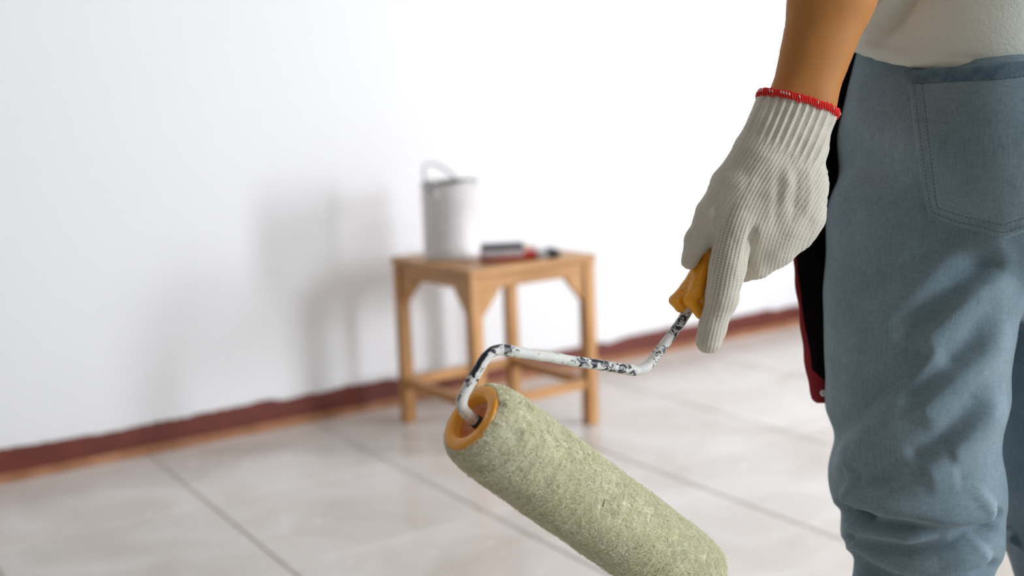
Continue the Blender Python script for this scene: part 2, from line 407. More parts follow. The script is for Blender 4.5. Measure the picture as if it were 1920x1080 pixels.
# ---------------------------------------------------------------- paint can
M_can = m_simple('white_paint_smeared_can', (.62, .60, .60), (.74, .73, .74), 10, .42, .2, 30)
M_rim = new_mat('dull_tin', (.35, .34, .33), .35, .9); M_dark = new_mat('dark_can_interior', (.03, .03, .035), .5)
M_wire = new_mat('paint_coated_wire', (.36, .34, .36), .5, .2)
cx, cy = 1.487, 2.548; cr, ch = .076, .198
can = empty('paint_can', (cx, cy, ST), 'tall white paint can with wire bail handle standing on the wooden stool', 'paint can')
Z = np.array([0, 0, 1.]); O0 = np.array([0, 0, 0.])
lathe(O0, Z, [(.001, .002), (.001, cr-.004), (0, cr-.002), (.002, cr), (.006, cr), (.008, cr-.0015), (ch-.012, cr-.0015), (ch-.010, cr), (ch-.006, cr), (ch-.005, cr-.003), (.01, cr-.004), (.01, .002)], 72, 'body', M_can, can)
lathe(O0, Z, [(ch-.006, cr-.004), (ch-.001, cr-.001), (ch+.001, cr-.004), (ch+.001, cr-.010), (ch-.004, cr-.012), (ch-.008, cr-.009), (ch-.006, cr-.004)], 72, 'rim', M_rim, can)
lathe(O0, Z, [(ch-.009, .0005), (ch-.009, cr-.0125), (ch-.012, cr-.0125), (ch-.012, .0005)], 48, 'dark_mouth', M_dark, can)  # near-black disc closes the mouth in place of the open interior
vr = np.array([CR[0], CR[1], 0]); vr /= np.linalg.norm(vr); vf = np.array([-vr[1], vr[0], 0])
ea = math.radians(62); eax = math.cos(ea)*vr+math.sin(ea)*vf       # hinge axis of the bail
lean = -math.cos(math.radians(52))*np.array([eax[1], -eax[0], 0])
if lean @ vr > 0: lean = -lean
up = lean+Z*math.sin(math.radians(52))
hz = ch-.030
pts = [np.array([0, 0, hz])+math.cos(a)*(cr+.003)*eax+math.sin(a)*.096*up for a in np.linspace(0, math.pi, 40)]
V, Q = tube(pts, .0034, 10); mesh_obj('bail', V, Q, M_wire, can)
for sg in (-1, 1):
    lathe(np.array([0, 0, hz])+sg*(cr-.002)*eax, sg*eax, [(0, .0005), (0, .011), (.003, .010), (.005, .005), (.0055, .0005)], 24, 'ear', M_can, can)

# ---------------------------------------------------------------- brushes on the stool
M_red = m_simple('glossy_red_lacquer', (.42, .022, .018), (.50, .04, .03), 20, .3, 0)
M_steel = new_mat('bright_steel', (.72, .73, .76), .28, .9)
def m_bristle(c1, c2):
    m = new_mat('bristles', c1, .7); t = NT(m); c = t.n('ShaderNodeMapping', {'Vector': t.coord(), 'Scale': (1, 40, 40)}).outputs[0]
    g = t.noise(c, 20, 3); t.color(t.mix(g, c1, c2)); t.normal(t.bump(g, .6, .002)); return m
M_bris = m_bristle((.012, .018, .014), (.05, .05, .045)); M_bris2 = m_bristle((.08, .08, .085), (.22, .22, .23))
def brush(label, loc, yaw, L, W, th, mb, flip=1, side=False):
    """flat brush, bristles towards +x; lies on the table plane"""
    r = empty('paintbrush', loc, label, 'paintbrush')
    r.rotation_euler = (math.radians(90) if side else 0, 0, yaw)
    h = th/2 if not side else 0
    zc = th/2
    prof = [(-.62, .40), (-.60, .47), (-.45, .48), (-.30, .47), (-.16, .46), (-.04, .47), (0, .48)]
    n = 10; V = []; Fc = []
    for x, wv in prof:
        for k in range(n):
            a = 2*math.pi*k/n; V.append((x*L, math.copysign(abs(math.cos(a))**.6, math.cos(a))*wv*W, zc+math.copysign(abs(math.sin(a))**.7, math.sin(a))*th/2*(.96 if x > -.1 else 1)))
    for i in range(len(prof)-1):
        for k in range(n): Fc.append((i*n+k, i*n+(k+1) % n, (i+1)*n+(k+1) % n, (i+1)*n+k))
    Fc += [tuple(range(n))[::-1], tuple((len(prof)-1)*n+k for k in range(n))]
    mesh_obj('handle', V, Fc, M_red, r)
    box('ferrule', -.004, L*.09, -W*.5, W*.5, 0.0, th, M_steel, r, bev=.0015)
    V = []; st = [(L*.09, .48, .46), (L*.14, .5, .48), (L*.21, .48, .34), (L*.24, .44, .10)]
    for x, a, b in st: V += [(x, -W*a, zc-th*b), (x, W*a, zc-th*b), (x, W*a, zc+th*b), (x, -W*a, zc+th*b)]
    Fc = [(3, 2, 1, 0), (12, 13, 14, 15)]
    for i in range(3):
        for k in range(4): Fc.append((i*4+k, i*4+(k+1) % 4, i*4+4+(k+1) % 4, i*4+4+k))
    mesh_obj('bristles', V, Fc, mb, r, smooth=False)
    return r
def on_stool(x, y, z=ST):
    d = P(x, y, 1)-CC; return CC+d*(z-CAMH)/d[2]
vy = math.atan2(vr[1], vr[0])
b1 = on_stool(1008, 484)
BY = vy+math.radians(5)
brush('flat paintbrush with long red handle and black bristles lying on the stool top', (b1[0], b1[1], ST), BY, .235, .062, .024, M_bris)
c1_ = on_stool(943, 480, ST+.024)
blk = empty('sanding_block', (c1_[0], c1_[1], ST+.0242), 'grey foam sanding block with dark top resting on the red brush handle', 'sanding block'); blk.rotation_euler.z = BY
M_foam = m_simple('pinkish_grey_foam', (.36, .30, .30), (.46, .40, .40), 60, .9, .4, 300); M_abr = m_simple('dark_abrasive', (.045, .05, .06), (.08, .085, .10), 200, .8, .5, 600)
box('foam_body', -.052, .050, -.016, .030, 0, .0175, M_foam, blk, bev=.002)
box('abrasive_face', -.0525, .0505, -.0165, .0305, .0177, .029, M_abr, blk, bev=.0015)

# ================================================================ paint roller
RA, RB = P(883, 783, .86), P(1309, 1091, .988)
RAX = RB-RA; RL = np.linalg.norm(RAX); RAX /= RL
_S0 = P(865, 758, .858); _T0 = P(940, 648, .872); RN = np.cross(RAX, _T0-_S0); RN /= np.linalg.norm(RN)
def on_frame(x, y, off=0):          # point of the plane the bent rod lies in
    d = P(x, y, 1)-CC; t = ((RA-CC) @ RN)/(d @ RN); return CC+d*(t+off)
roller = empty('paint_roller', tuple(RB+RAX*.0), 'pale green long-nap paint roller with bent paint-crusted rod and orange handle, held in the glove', 'paint roller')
def m_orange(name, paint=.5):
    m = new_mat(name, (.9, .3, .02), .38); t = NT(m); c = t.coord()
    base = t.mix(t.noise(c, 25, 3), (.95, .34, .003), (.95, .43, .006))
    sp_ = t.ramp(t.noise(c, 420, 3, .7), [(.55, (0, 0, 0)), (.63, (1, 1, 1))])
    bl = t.ramp(t.noise(c, 55, 4, .6), [(.50-.1*paint, (0, 0, 0)), (.72-.12*paint, (1, 1, 1))])
    k = t.mix(1., sp_, bl, 'MULTIPLY'); t.color(t.mix(k, base, (.85, .70, .55)))
    t.normal(t.bump(t.noise(c, 300, 4), .25, .0008)); t.b.inputs['Subsurface Weight'].default_value = .12
    t.b.inputs['Subsurface Radius'].default_value = (.01, .003, .001); t.b.inputs['Subsurface Scale'].default_value = .5; return m
M_or = m_orange('speckled_orange_plastic', .8); M_or2 = m_orange('orange_plastic_cap', 0.0)
M_rec = m_simple('paint_caked_recess', (.86, .26, .06), (.80, .62, .50), 70, .5, .6, 200)
M_hub = new_mat('black_bushing', (.01, .01, .01), .4)
def rc(name, prof, mat, n=80):
    o = lathe(RA, RAX, prof, n, name, mat); adopt(o, roller); return o
# sleeve core and nap
M_nap = m_simple('matted_nap_base', (.94, .93, .68), (.96, .96, .80), 90, .95, .8, 260, bd=.002)
def nap_r(s_):
    return np.interp(s_, [0, .004, .012, .03, RL-.035, RL-.012, RL-.003, RL], [.0268, .0300, .0328, .0350, .0352, .0342, .0318, .029])
ss = np.linspace(0, RL, 140); nn = 260; ax_, ay_ = frame_from(RAX); V = []
for s_ in ss:
    a = 2*math.pi*np.arange(nn)/nn; V.append(RA+RAX*s_+(nap_r(s_)*(np.cos(a)[:, None]*ax_+np.sin(a)[:, None]*ay_)))
V = np.concatenate(V); rad = V-(RA+np.outer((V-RA) @ RAX, RAX)); rad /= np.linalg.norm(rad, axis=1)[:, None]
V = V+rad*(.0005*vnoise(V, 160, 1)+.0003*vnoise(V, 420, 2)-.0010)[:, None]
I, J = np.meshgrid(np.arange(len(ss)-1), np.arange(nn), indexing='ij'); J2 = (J+1) % nn
Q = np.stack([I*nn+J, I*nn+J2, (I+1)*nn+J2, (I+1)*nn+J], -1).reshape(-1, 4)
sl = mesh_obj('sleeve', None, None, M_nap, None, me=fast_mesh('sleeve', V, Q, M_nap)); adopt(sl, roller)
def m_fibre():
    m = new_mat('nap_fibres', (.7, .7, .5), .9, 0, .15); t = NT(m); t.color(t.attr('tint'))
    t.b.inputs['Sheen Weight'].default_value = .3; t.b.inputs['Subsurface Weight'].default_value = .0; t.b.inputs['Subsurface Radius'].default_value = (.004, .004, .003); t.b.inputs['Subsurface Scale'].default_value = 1; return m
M_fib = m_fibre()
NS = 70000; K = 5
s0 = rng.uniform(0.0, RL, NS); a0_ = rng.uniform(0, 2*math.pi, NS)
er = np.cos(a0_)[:, None]*ax_+np.sin(a0_)[:, None]*ay_; et = np.cross(RAX, er)
root = RA+np.outer(s0, RAX)+er*(nap_r(s0)-.001)[:, None]
g1 = vnoise(root, 110, 11)+.5*vnoise(root, 300, 12); g2 = vnoise(root, 110, 13)+.5*vnoise(root, 300, 14)
r1 = rng.normal(0, .55, NS); r2 = rng.normal(0, .55, NS)
ln = rng.uniform(.0038, .0068, NS)*(1+.25*vnoise(root, 90, 17))
lean1 = .9*g1+r1-.4; lean2 = .9*g2+r2+.4
end_k = np.clip((.008-s0)/.008, 0, 1); lean1 = lean1+end_k*.4
pts = [root]; tdir = er*1.0
cur = root.copy()
for k in range(1, K):
    q = k/(K-1); wv = np.clip(q*1.6, 0, 1)
    d = er*(1.05-1.0*q)[..., None] if np.ndim(q) else er*(1.05-1.05*q)
    d = d+RAX*(lean1*wv)[:, None]+et*(lean2*wv)[:, None]+rng.normal(0, .28, (NS, 3))*q
    d /= np.linalg.norm(d, axis=1)[:, None]; cur = cur+d*(ln/(K-1))[:, None]
    hgt = cur-(RA+np.outer((cur-RA) @ RAX, RAX)); hl = np.linalg.norm(hgt, axis=1); lim = nap_r(np.clip((cur-RA) @ RAX, 0, RL))+.0030
    cur = cur-hgt/hl[:, None]*np.maximum(hl-lim, 0)[:, None]; cur = cur+hgt/hl[:, None]*np.maximum(nap_r(s0)-hl, 0)[:, None]
    sa = (cur-RA) @ RAX; cur = cur-RAX*np.minimum(sa+.0005, 0)[:, None]; pts.append(cur.copy())
pts = np.stack(pts, 1)                      # NS, K, 3
tan = np.gradient(pts, axis=1); tan /= np.linalg.norm(tan, axis=2)[..., None]
bx = np.cross(tan, RAX+.3*er[:, None, :].mean(0)); bx /= np.linalg.norm(bx, axis=2)[..., None]+1e-9; by = np.cross(tan, bx)
rr = (.00017*np.array([1, 1, .95, .8, .4]))[None, :, None]
ring = [pts+rr*(math.cos(2*math.pi*j/3)*bx+math.sin(2*math.pi*j/3)*by) for j in range(3)]
V = np.stack(ring, 2).reshape(-1, 3)        # NS,K,3(j)
base = (np.arange(NS)*K*3)[:, None, None]; kk = (np.arange(K-1)*3)[None, :, None]; jj = np.arange(3)[None, None, :]
Q = np.stack([base+kk+jj, base+kk+(jj+1) % 3, base+kk+3+(jj+1) % 3, base+kk+3+jj], -1).reshape(-1, 4)
me = fast_mesh('nap_fibres', V, Q, M_fib)
t1 = np.clip(.5+.15*vnoise(root, 70, 21)+.15*vnoise(root, 240, 22)+rng.normal(0, .14, NS), 0, 1)[:, None]
tint = (1-t1)*np.array([.95, .92, .60])+t1*np.array([.97, .955, .80])
pw = np.stack(pix(root)[:2], 1)
for (qx, qy, qr) in ((931, 757, 13), (915, 788, 8), (976, 815, 7)):
    dk = np.exp(-((pw[:, 0]-qx)**2+(pw[:, 1]-qy)**2)/qr**2)*(((CC-root)*er).sum(1) > 0); tint = tint*(1-.75*dk[:, None]*rng.uniform(.3, 1, NS)[:, None])
set_attr(me, 'tint', np.repeat(tint, K*3, axis=0))
fo = mesh_obj('nap_fibres', None, None, M_fib, None, me=me); adopt(fo, roller); fo['kind'] = 'stuff'
rc('end_cap', [(.010, .0276), (.0005, .0276), (-.0008, .0272), (-.0012, .0266), (-.0012, .0188), (-.0006, .0182), (.004, .0178), (.004, .0172), (.006, .0168), (.010, .0168), (.010, .0276)], M_or2, 96)
rc('cap_recess', [(.0045, .0176), (.010, .0150), (.0115, .0140), (.013, .0065), (.008, .0058), (.0075, .0050), (.014, .004), (.014, .0005)], M_rec)
rc('bushing', [(.004, .0005), (.004, .0040), (.0045, .0052), (.013, .0056), (.013, .0005)], M_hub, 40)
rc('end_cap', [(RL-.012, .027), (RL-.0012, .0272), (RL-.0006, .0265), (RL-.0006, .0205), (RL-.008, .0180), (RL-.009, .0005)], M_or2, 64)
# bent rod
def m_rod():
    m = new_mat('paint_crusted_rod', (.7, .7, .66), .45); t = NT(m); c = t.coord(); at = t.attr('bare'); bare = t.n('ShaderNodeSeparateXYZ', {'Vector': at}).outputs[0]
    n1 = t.noise(c, 130, 6, .72, .6); n2 = t.noise(c, 620, 3, .7)
    v = t.math('ADD', t.math('ADD', n1, t.math('MULTIPLY', n2, .28)), t.math('MULTIPLY', bare, .36))
    k = t.ramp(v, [(.735, (0, 0, 0)), (.765, (1, 1, 1))])
    wcol = t.mix(t.noise(c, 60, 3), (.70, .72, .73), (.88, .86, .78))
    t.color(t.mix(k, wcol, (.014, .017, .030)))
    inv = t.math('SUBTRACT', 1, k); t.normal(t.bump(t.math('ADD', inv, t.math('MULTIPLY', n1, .8)), .5, .0006))
    t.rough(t.math('MULTIPLY_ADD', inv, .3, .28)); return m
M_rod = m_rod()
hub = RA+RAX*.010
path = [hub, hub-RAX*.0125, on_frame(862, 752), on_frame(921, 652), on_frame(1207, 698), on_frame(1287, 590), on_frame(1310, 530)]
path[1] = on_frame(872, 775)
pp = resample(smooth_path(path, .013, 9), .0007)
V, Q = tube(pp, .0041, 20); V = np.array(V); nr = V-np.repeat(pp, 20, axis=0); nr /= np.linalg.norm(nr, axis=1)[:, None]
V = V+nr*(.00035*vnoise(V, 130, 31)+.00022*vnoise(V, 420, 32)+.0002)[:, None]
o = mesh_obj('frame_rod', V, Q, M_rod); adopt(o, roller)
px_, py_, _ = pix(V); bare = np.interp(px_, [868, 890, 905, 925, 975, 1060, 1100, 1190, 1212, 1225, 1262, 1290], [.15, .55, 1, 1, 0, -.1, .35, .3, -.5, .2, .22, .22])
side = np.where(px_ < 945, np.clip(.9*((py_-np.interp(px_, [860, 921, 945], [752, 652, 645])) < 0)+.1, 0, 1), 1)
set_attr(o.data, 'bare', np.stack([bare*side, bare*0, bare*0], 1))
# handle with a flared winged guard
hp = lambda x, y, o=0: on_frame(x, y, o)
F_ = Field(np.min([hp(1250, 420), hp(1400, 610), hp(1250, 610), hp(1400, 330)], 0)-.045, np.max([hp(1250, 420), hp(1400, 610), hp(1250, 610), hp(1400, 330)], 0)+.045, .0009)
F_.chain([(hp(1392, 330, .004), .0125), (hp(1358, 410, .002), .0130), (hp(1334, 462), .0108), (hp(1318, 512), .0088), (hp(1303, 548), .0090)], .006)
for pts_ in ([(1316, 500, .002, .0070), (1290, 540, .004, .0062), (1265, 563, .005, .0045), (1275, 577, .003, .0042)], [(1305, 530, .003, .006), (1284, 566, .004, .0052), (1284, 580, .002, .0040)],
             [(1318, 505, -.003, .0072), (1304, 548, -.008, .0068), (1293, 562, -.009, .0050), (1313, 589, -.011, .0042)], [(1320, 520, -.003, .0070), (1318, 560, -.009, .0060), (1316, 588, -.011, .0045)],
             [(1318, 505, .004, .0065), (1318, 560, .011, .0052), (1308, 584, .012, .004)]):
    F_.chain([(hp(x, y, o_), r_) for x, y, o_, r_ in pts_], .0022)
V, Q = F_.mesh(); me = fast_mesh('handle', V, Q, M_or); hd = mesh_obj('handle', None, None, M_or, None, me=me); adopt(hd, roller)
# dark sliver stuck in the nap
fd = P(1132, 942, 1)-CC; fd /= np.linalg.norm(fd)
def on_nap(x, y, extra=.0036):
    d = P(x, y, 1)-CC; a = d-(d @ RAX)*RAX; b = (CC-RA)-((CC-RA) @ RAX)*RAX; A_, B_, C_ = a@a, 2*a@b, b@b-(.0348+extra)**2
    return CC+d*((-B_-math.sqrt(max(B_*B_-4*A_*C_, 0)))/(2*A_))
V, Q = tube([on_nap(1134, 936), on_nap(1132, 942, .0042), on_nap(1130, 950)], .0004, 6); o = mesh_obj('dark_sliver', V, Q, M_hub); adopt(o, roller); o['label'] = 'tiny dark sliver stuck in the nap'

# ================================================================ the person
BC = P(1890, 300, 1.12); PH = math.radians(25)
face = math.cos(PH)*vf-math.sin(PH)*vr; lat = math.cos(PH)*vr+math.sin(PH)*vf
def B(l, g, z): return np.array([BC[0], BC[1], 0])+l*lat+g*face+z*Z
person = empty('person', (BC[0], BC[1], 0), 'person seen from behind in white shirt and faded jeans, gloved hand holding a paint roller', 'person')
def m_skin():
    m = new_mat('tanned_skin', (.45, .22, .11), .6, 0, .25); t = NT(m); c = t.coord()
    t.color(t.mix(t.noise(c, 14, 4), (.47, .185, .04), (.56, .265, .10))); t.normal(t.bump(t.noise(c, 380, 4), .12, .0005))
    t.b.inputs['Subsurface Weight'].default_value = .15; t.b.inputs['Subsurface Radius'].default_value = (.012, .004, .002); t.b.inputs['Subsurface Scale'].default_value = .6; return m
M_skin = m_skin()
lo = np.min([B(l, g, 0) for l in (-.35, .35) for g in (-.3, .3)]+[P(1450, 300, .93)], 0)-.05; hi = np.max([B(l, g, 1.70) for l in (-.35, .35) for g in (-.3, .3)]+[P(1650, -100, 1.0)], 0)+.05
F_ = Field(lo, hi, .006)
F_.chain([(B(0, .0, .80), .115), (B(0, 0, .92), .105), (B(0, .0, 1.05), .10), (B(0, 0, 1.22), .115), (B(0, -.01, 1.32), .09), (B(0, 0, 1.40), .052), (B(0, .01, 1.46), .050)], .05)
for l in (-.05, .05): F_.chain([(B(l, 0, .80), .105), (B(l, 0, .95), .088), (B(l*1.3, 0, 1.22), .098), (B(l*1.6, 0, 1.31), .065)], .04)
def leg_px(rows, dep, shrink=0.):
    return [(P((a+b)/2, y, dep+dd), (b-a)/2*(dep+dd)/FPX-shrink) for y, a, b, dd in rows]
LL = [(420, 1554, 1880, .0), (560, 1556, 1893, 0), (640, 1557, 1878, 0), (700, 1559, 1873, 0), (760, 1562, 1869, 0), (810, 1578, 1860, 0), (860, 1570, 1857, .0), (905, 1572, 1862, .0), (935, 1580, 1868, 0), (958, 1612, 1866, .0), (972, 1614, 1864, .0), (986, 1598, 1861, .0), (1004, 1601, 1858, .005), (1080, 1608, 1842, .01), (1200, 1622, 1828, .02)]
RR = [(430, 1890, 2195, 0), (560, 1893, 2190, 0), (700, 1866, 2150, 0), (800, 1859, 2140, 0), (870, 1863, 2140, 0), (950, 1893, 2160, 0), (985, 1901, 2160, .0), (1060, 1907, 2160, 0)]
Lc = leg_px(LL, 1.08); Rc = leg_px(RR, 1.165)
LH = P(1722, 1180, 1.10); RHm = P(2033, 1040, 1.165)      # hems
footL, footR = LH.copy(), RHm.copy()
for pts_, ft in ((Lc, footL), (Rc, footR)):
    F_.chain([(p, r-.032) for p, r in pts_[:-1]], .02)
    k_ = pts_[-2][0]; an = k_.copy(); an[2] = .075
    F_.chain([(k_, pts_[-2][1]-.032), (np.array([k_[0], k_[1], .26]), .048), (np.array([an[0], an[1], .10]), .033), (an-face*.01+[0, 0, -.035], .034)], .02)
    F_.chain([(an+[0, 0, -.02], .035), (an+face*.09+[0, 0, -.045], .028), (an+face*.15+[0, 0, -.055], .018)], .02)
    for j in range(5): F_.chain([(an+face*.14+lat*(.018*(j-2))*1.1+[0, 0, -.058], .0125), (an+face*(.185-.006*abs(j-1))+lat*(.018*(j-2))*1.2+[0, 0, -.062], .010)], .006)
# arms
WL = P(1502, 195, .952); WL2 = P(1476, 275, .952)
wx = CR*.93+CU*.0+CF*.0
for sg in (-1, 1):
    F_.chain([(WL2+sg*.008*CR, .016), (WL+sg*.0085*CR, .0178), (P(1559, 0, .957)+sg*.008*CR, .0262), (P(1632, -210, .972)+sg*.004*CR, .038), (P(1663, -330, .985), .040)], .012)
F_.chain([(P(1663, -330, .985), .040), (B(-.178, -.01, 1.20), .044), (B(-.165, 0, 1.315), .052), (B(-.10, 0, 1.345), .055)], .03)
F_.chain([(B(.10, 0, 1.345), .055), (B(.165, 0, 1.315), .052), (B(.215, .0, 1.06), .042), (B(.235, .05, .82), .026), (B(.235, .06, .785), .028), (B(.235, .075, .73), .030)], .03)
for j in range(4): F_.chain([(B(.235, .052+.014*j, .73), .010), (B(.232, .052+.014*j, .685), .009), (B(.222, .056+.013*j, .655), .008)], .003)
F_.chain([(B(.232, .09, .76), .012), (B(.225, .115, .725), .010), (B(.215, .12, .70), .009)], .006)
# head with a face
hc = B(0, .02, 1.555)
F_.ell(hc+.0*face, (.072, .090, .105), (lat, face, Z), .02)
F_.ell(hc+.035*face-.05*Z, (.052, .055, .06), (lat, face, Z), .03)
F_.chain([(hc+.088*face+.012*Z, .008), (hc+.108*face-.022*Z, .011)], .012)
for sg in (-1, 1):
    F_.ell(hc+sg*.074*lat-.008*Z-.005*face, (.010, .020, .031), (lat, face, Z), .008)
    F_.ell(hc+sg*.028*lat+.094*face+.012*Z, (.017, .012, .009), (lat, face, Z), 0, 'cut'); F_.ell(hc+sg*.028*lat+.078*face+.010*Z, (.013, .013, .012), (lat, face, Z), .003)
    F_.cone(hc-.055*Z+.092*face, hc-.055*Z+.084*face+sg*.022*lat, .007, .004, .006)
V, Q = F_.mesh(); me = fast_mesh('body', V, Q, M_skin); body = mesh_obj('body', None, None, M_skin, None, me=me); adopt(body, person)
# hair
M_hair = m_simple('black_hair', (.012, .009, .008), (.03, .022, .018), 60, .4, .6, 300)
F_ = Field(hc-.14, hc+.15, .004)
F_.ell(hc+.012*Z-.010*face, (.082, .098, .112), (lat, face, Z), .01); F_.ell(hc-.05*Z-.045*face, (.068, .055, .07), (lat, face, Z), .02)
F_.plane(hc+.062*face-.0*Z, face*.9-Z*.42)
V, Q = F_.mesh(); me = fast_mesh('hair', V, Q, M_hair); v, n_ = get_v(me); set_v(me, v+n_*(.0015*vnoise(v, 120, 5))[:, None])
adopt(mesh_obj('hair', None, None, M_hair, None, me=me), person)

# ---- jeans
def m_denim():
    m = new_mat('faded_denim', (.2, .3, .38), .85, 0, .2); t = NT(m); c = t.coord()
    st = t.n('ShaderNodeMapping', {'Vector': c, 'Scale': (700, 700, 60)}).outputs[0]; sh = t.n('ShaderNodeMapping', {'Vector': c, 'Scale': (120, 120, 1300)}).outputs[0]
    n1 = t.noise(st, 1, 3, .6); n2 = t.noise(sh, 1, 2); n3 = t.noise(c, 9, 4, .55)
    base = t.ramp(n3, [(.3, (.145, .215, .255)), (.7, (.225, .305, .355))])
    w = t.math('ADD', t.math('MULTIPLY', n1, .6), t.math('MULTIPLY', n2, .4))
    k = t.ramp(w, [(.35, (.80, .81, .84)), (.65, (1.16, 1.15, 1.12))])
    t.color(t.mix(1., base, k, 'MULTIPLY')); t.normal(t.bump(w, .35, .0006)); t.b.inputs['Sheen Weight'].default_value = .15; return m
M_denim = m_denim()
lo = np.min([p-r-.04 for p, r in Lc+Rc]+[B(l, g, .9) for l in (-.22, .22) for g in (-.2, .2)], 0); hi = np.max([p+r+.04 for p, r in Lc+Rc]+[B(l, g, .97) for l in (-.22, .22) for g in (-.2, .2)], 0)
F_ = Field(lo, hi, .0045)
for l, r in ((-.045, .122), (.045, .122), (0, .12)): F_.chain([(B(l, 0, .95), r-.030), (B(l, 0, .87), r-.020), (B(l*1.1, 0, .79), r-.004), (B(l*1.2, 0, .72), r-.012)], .03)
for l in (-.078, .078): F_.ell(B(l, -.065, .775), (.085, .075, .095), (lat, face, Z), .05)
F_.chain(Lc, .012); F_.chain(Rc, .012)
F_.plane(B(0, 0, .955), Z)
f0 = F_.f.copy(); V, Q = F_.mesh()
me = subdivide(fast_mesh('jeans', V, Q, M_denim), 1); v, n_ = get_v(me)
px_, py_, dz_ = pix(v); pw = np.stack([px_, py_], 1); tocam = CC-v; tocam /= np.linalg.norm(tocam, axis=1)[:, None]
fac = np.clip(((n_*tocam).sum(1)+.25)/.6, 0, 1); isR = (((v-np.array([BC[0], BC[1], 0])) @ lat) > -.005)
disp = .0012*vnoise(v, 14, 41)+.0005*vnoise(v, 45, 42)
def fold(pts, amp, wd, off, amp2, w2, sel=~isR, t0=.12, t1=.12):
    global disp
    sd, tt = poly_dist(pw, pts); tp = np.clip(tt/t0, 0, 1)*np.clip((1-tt)/t1, 0, 1); tp = tp*tp*(3-2*tp)
    disp = disp+1.3*fac*sel*tp*(amp*np.exp(-(sd/np.where((sd < 0) & (amp > 0), 2.2*wd, wd))**2)+amp2*np.exp(-((sd-off)/w2)**2))
Lf = ~isR
# off < 0: valley above a ridge drawn from right to left is on the + side, so use signs per line
fold([(1910, 490), (1895, 501), (1820, 551), (1732, 633), (1718, 665)], .0085, 17, 34, -.006, 26, t0=.3)
fold([(1905, 590), (1883, 608), (1833, 671), (1782, 715), (1705, 785)], .0075, 17, 32, -.005, 24, t0=.3)
fold([(1880, 730), (1858, 765), (1820, 809), (1782, 847), (1715, 892)], .0065, 15, 30, -.0045, 22, t0=.25)
fold([(1770, 650), (1690, 745), (1640, 800), (1593, 838), (1572, 885)], .0055, 20, 36, -.0045, 24)
fold([(1560, 880), (1590, 868), (1600, 900), (1580, 930)], .003, 8, -12, -.002, 9)
fold([(1800, 880), (1700, 905), (1640, 940)], .003, 16, 26, -.003, 20)
fold([(1575, 925), (1606, 946), (1669, 960), (1763, 972), (1833, 967), (1870, 935)], .0075, 11, 24, -.0085, 15, t0=.06, t1=.08)
fold([(1585, 985), (1606, 989), (1700, 1008), (1776, 998), (1833, 979), (1866, 960)], .0065, 11, 24, -.0065, 14, t0=.03, t1=.08)
fold([(1590, 1018), (1620, 1030), (1680, 1062), (1760, 1072), (1830, 1052), (1860, 1030)], .006, 11, 22, -.0055, 13, t0=.03, t1=.08)
fold([(1590, 1075), (1640, 1100), (1720, 1120), (1840, 1100)], .006, 12, 22, -.005, 13)
fold([(1590, 950), (1612, 962), (1640, 970)], -.011, 9, 0, 0, 10)
fold([(1900, 440), (1800, 480), (1700, 560), (1640, 640)], .003, 30, 50, -.003, 34)
fold([(1640, 560), (1600, 700), (1590, 780)], .002, 24, 0, 0, 10)
Rf = isR
fold([(1866, 812), (1880, 835), (1889, 880), (1896, 925), (1903, 955)], -.0035, 4, 7, .0015, 6, Rf, .05, .05)
fold([(1930, 560), (1880, 640), (1862, 700)], .004, 18, 30, -.003, 20, Rf); fold([(1940, 830), (1900, 828), (1868, 815)], .003, 10, 18, -.003, 12, Rf)
fold([(1880, 992), (1910, 993), (1990, 1003), (2160, 990)], -.006, 6, 18, .006, 14, Rf, .02, .02)
# general slack creases all the way round
disp = disp+(1-fac)*.0035*np.sin(v[:, 2]*95+2.5*vnoise(v, 9, 44))*np.clip((.62-v[:, 2])/.15, 0, 1)
set_v(me, v+n_*disp[:, None])
jeans = mesh_obj('jeans', None, None, M_denim, None, me=me); adopt(jeans, person)
vj, nj = get_v(me); tri = np.empty(len(me.polygons)*4, np.int32); me.polygons.foreach_get('vertices', tri)
bvh = BVHTree.FromPolygons([tuple(p) for p in vj], tri.reshape(-1, 4).tolist())
def drape(x, y, off):
    d = Vector(P(x, y, 1)-CC).normalized(); h, n, i, dd = bvh.ray_cast(Vector(CC), d)
    if h is None: return np.array(P(x, y, 1.08)), -np.array(d)
    return np.array(h)+np.array(n)*off, np.array(n)
def as_child(o, par):
    o.parent = par; o.matrix_parent_inverse = Matrix(); return o
def lerp_pl(pts, t):
    pts = np.array(pts, float); k = np.linspace(0, 1, len(pts)); return np.array([np.interp(t, k, pts[:, 0]), np.interp(t, k, pts[:, 1])])
topc = [(1706, 137), (1786, 131), (1866, 125), (1946, 118), (2026, 112)]; botc = [(1741, 400), (1809, 424), (1878, 444), (1941, 420), (2003, 392)]
def pk(u, t): return (1-t)*lerp_pl(topc, u)+t*lerp_pl(botc, u)
NU, NV = 70, 66; V = []; Nn = []
def pocket_off(u, t):
    e = min(u, 1-u, 1-t)*100; o_ = .0036+.0014*math.exp(-(e/5)**2)-.0007*math.exp(-((e-7)/2)**2)
    if t < .09: o_ += .0014*math.exp(-((t-.035)/.04)**2)
    return o_+.0015*math.exp(-(t/.05)**2)
for j in range(NV+1):
    for i in range(NU+1):
        u, t = i/NU, j/NV; x, y = pk(u, t); p, n = drape(x, y, 0); V.append(p); Nn.append(n)
V = np.array(V).reshape(NV+1, NU+1, 3); Nn = np.array(Nn).reshape(NV+1, NU+1, 3)
for _ in range(6):      # relax the cloth
    V[1:-1, 1:-1] = .5*V[1:-1, 1:-1]+.125*(V[2:, 1:-1]+V[:-2, 1:-1]+V[1:-1, 2:]+V[1:-1, :-2])
offs = np.array([[pocket_off(i/NU, j/NV) for i in range(NU+1)] for j in range(NV+1)])
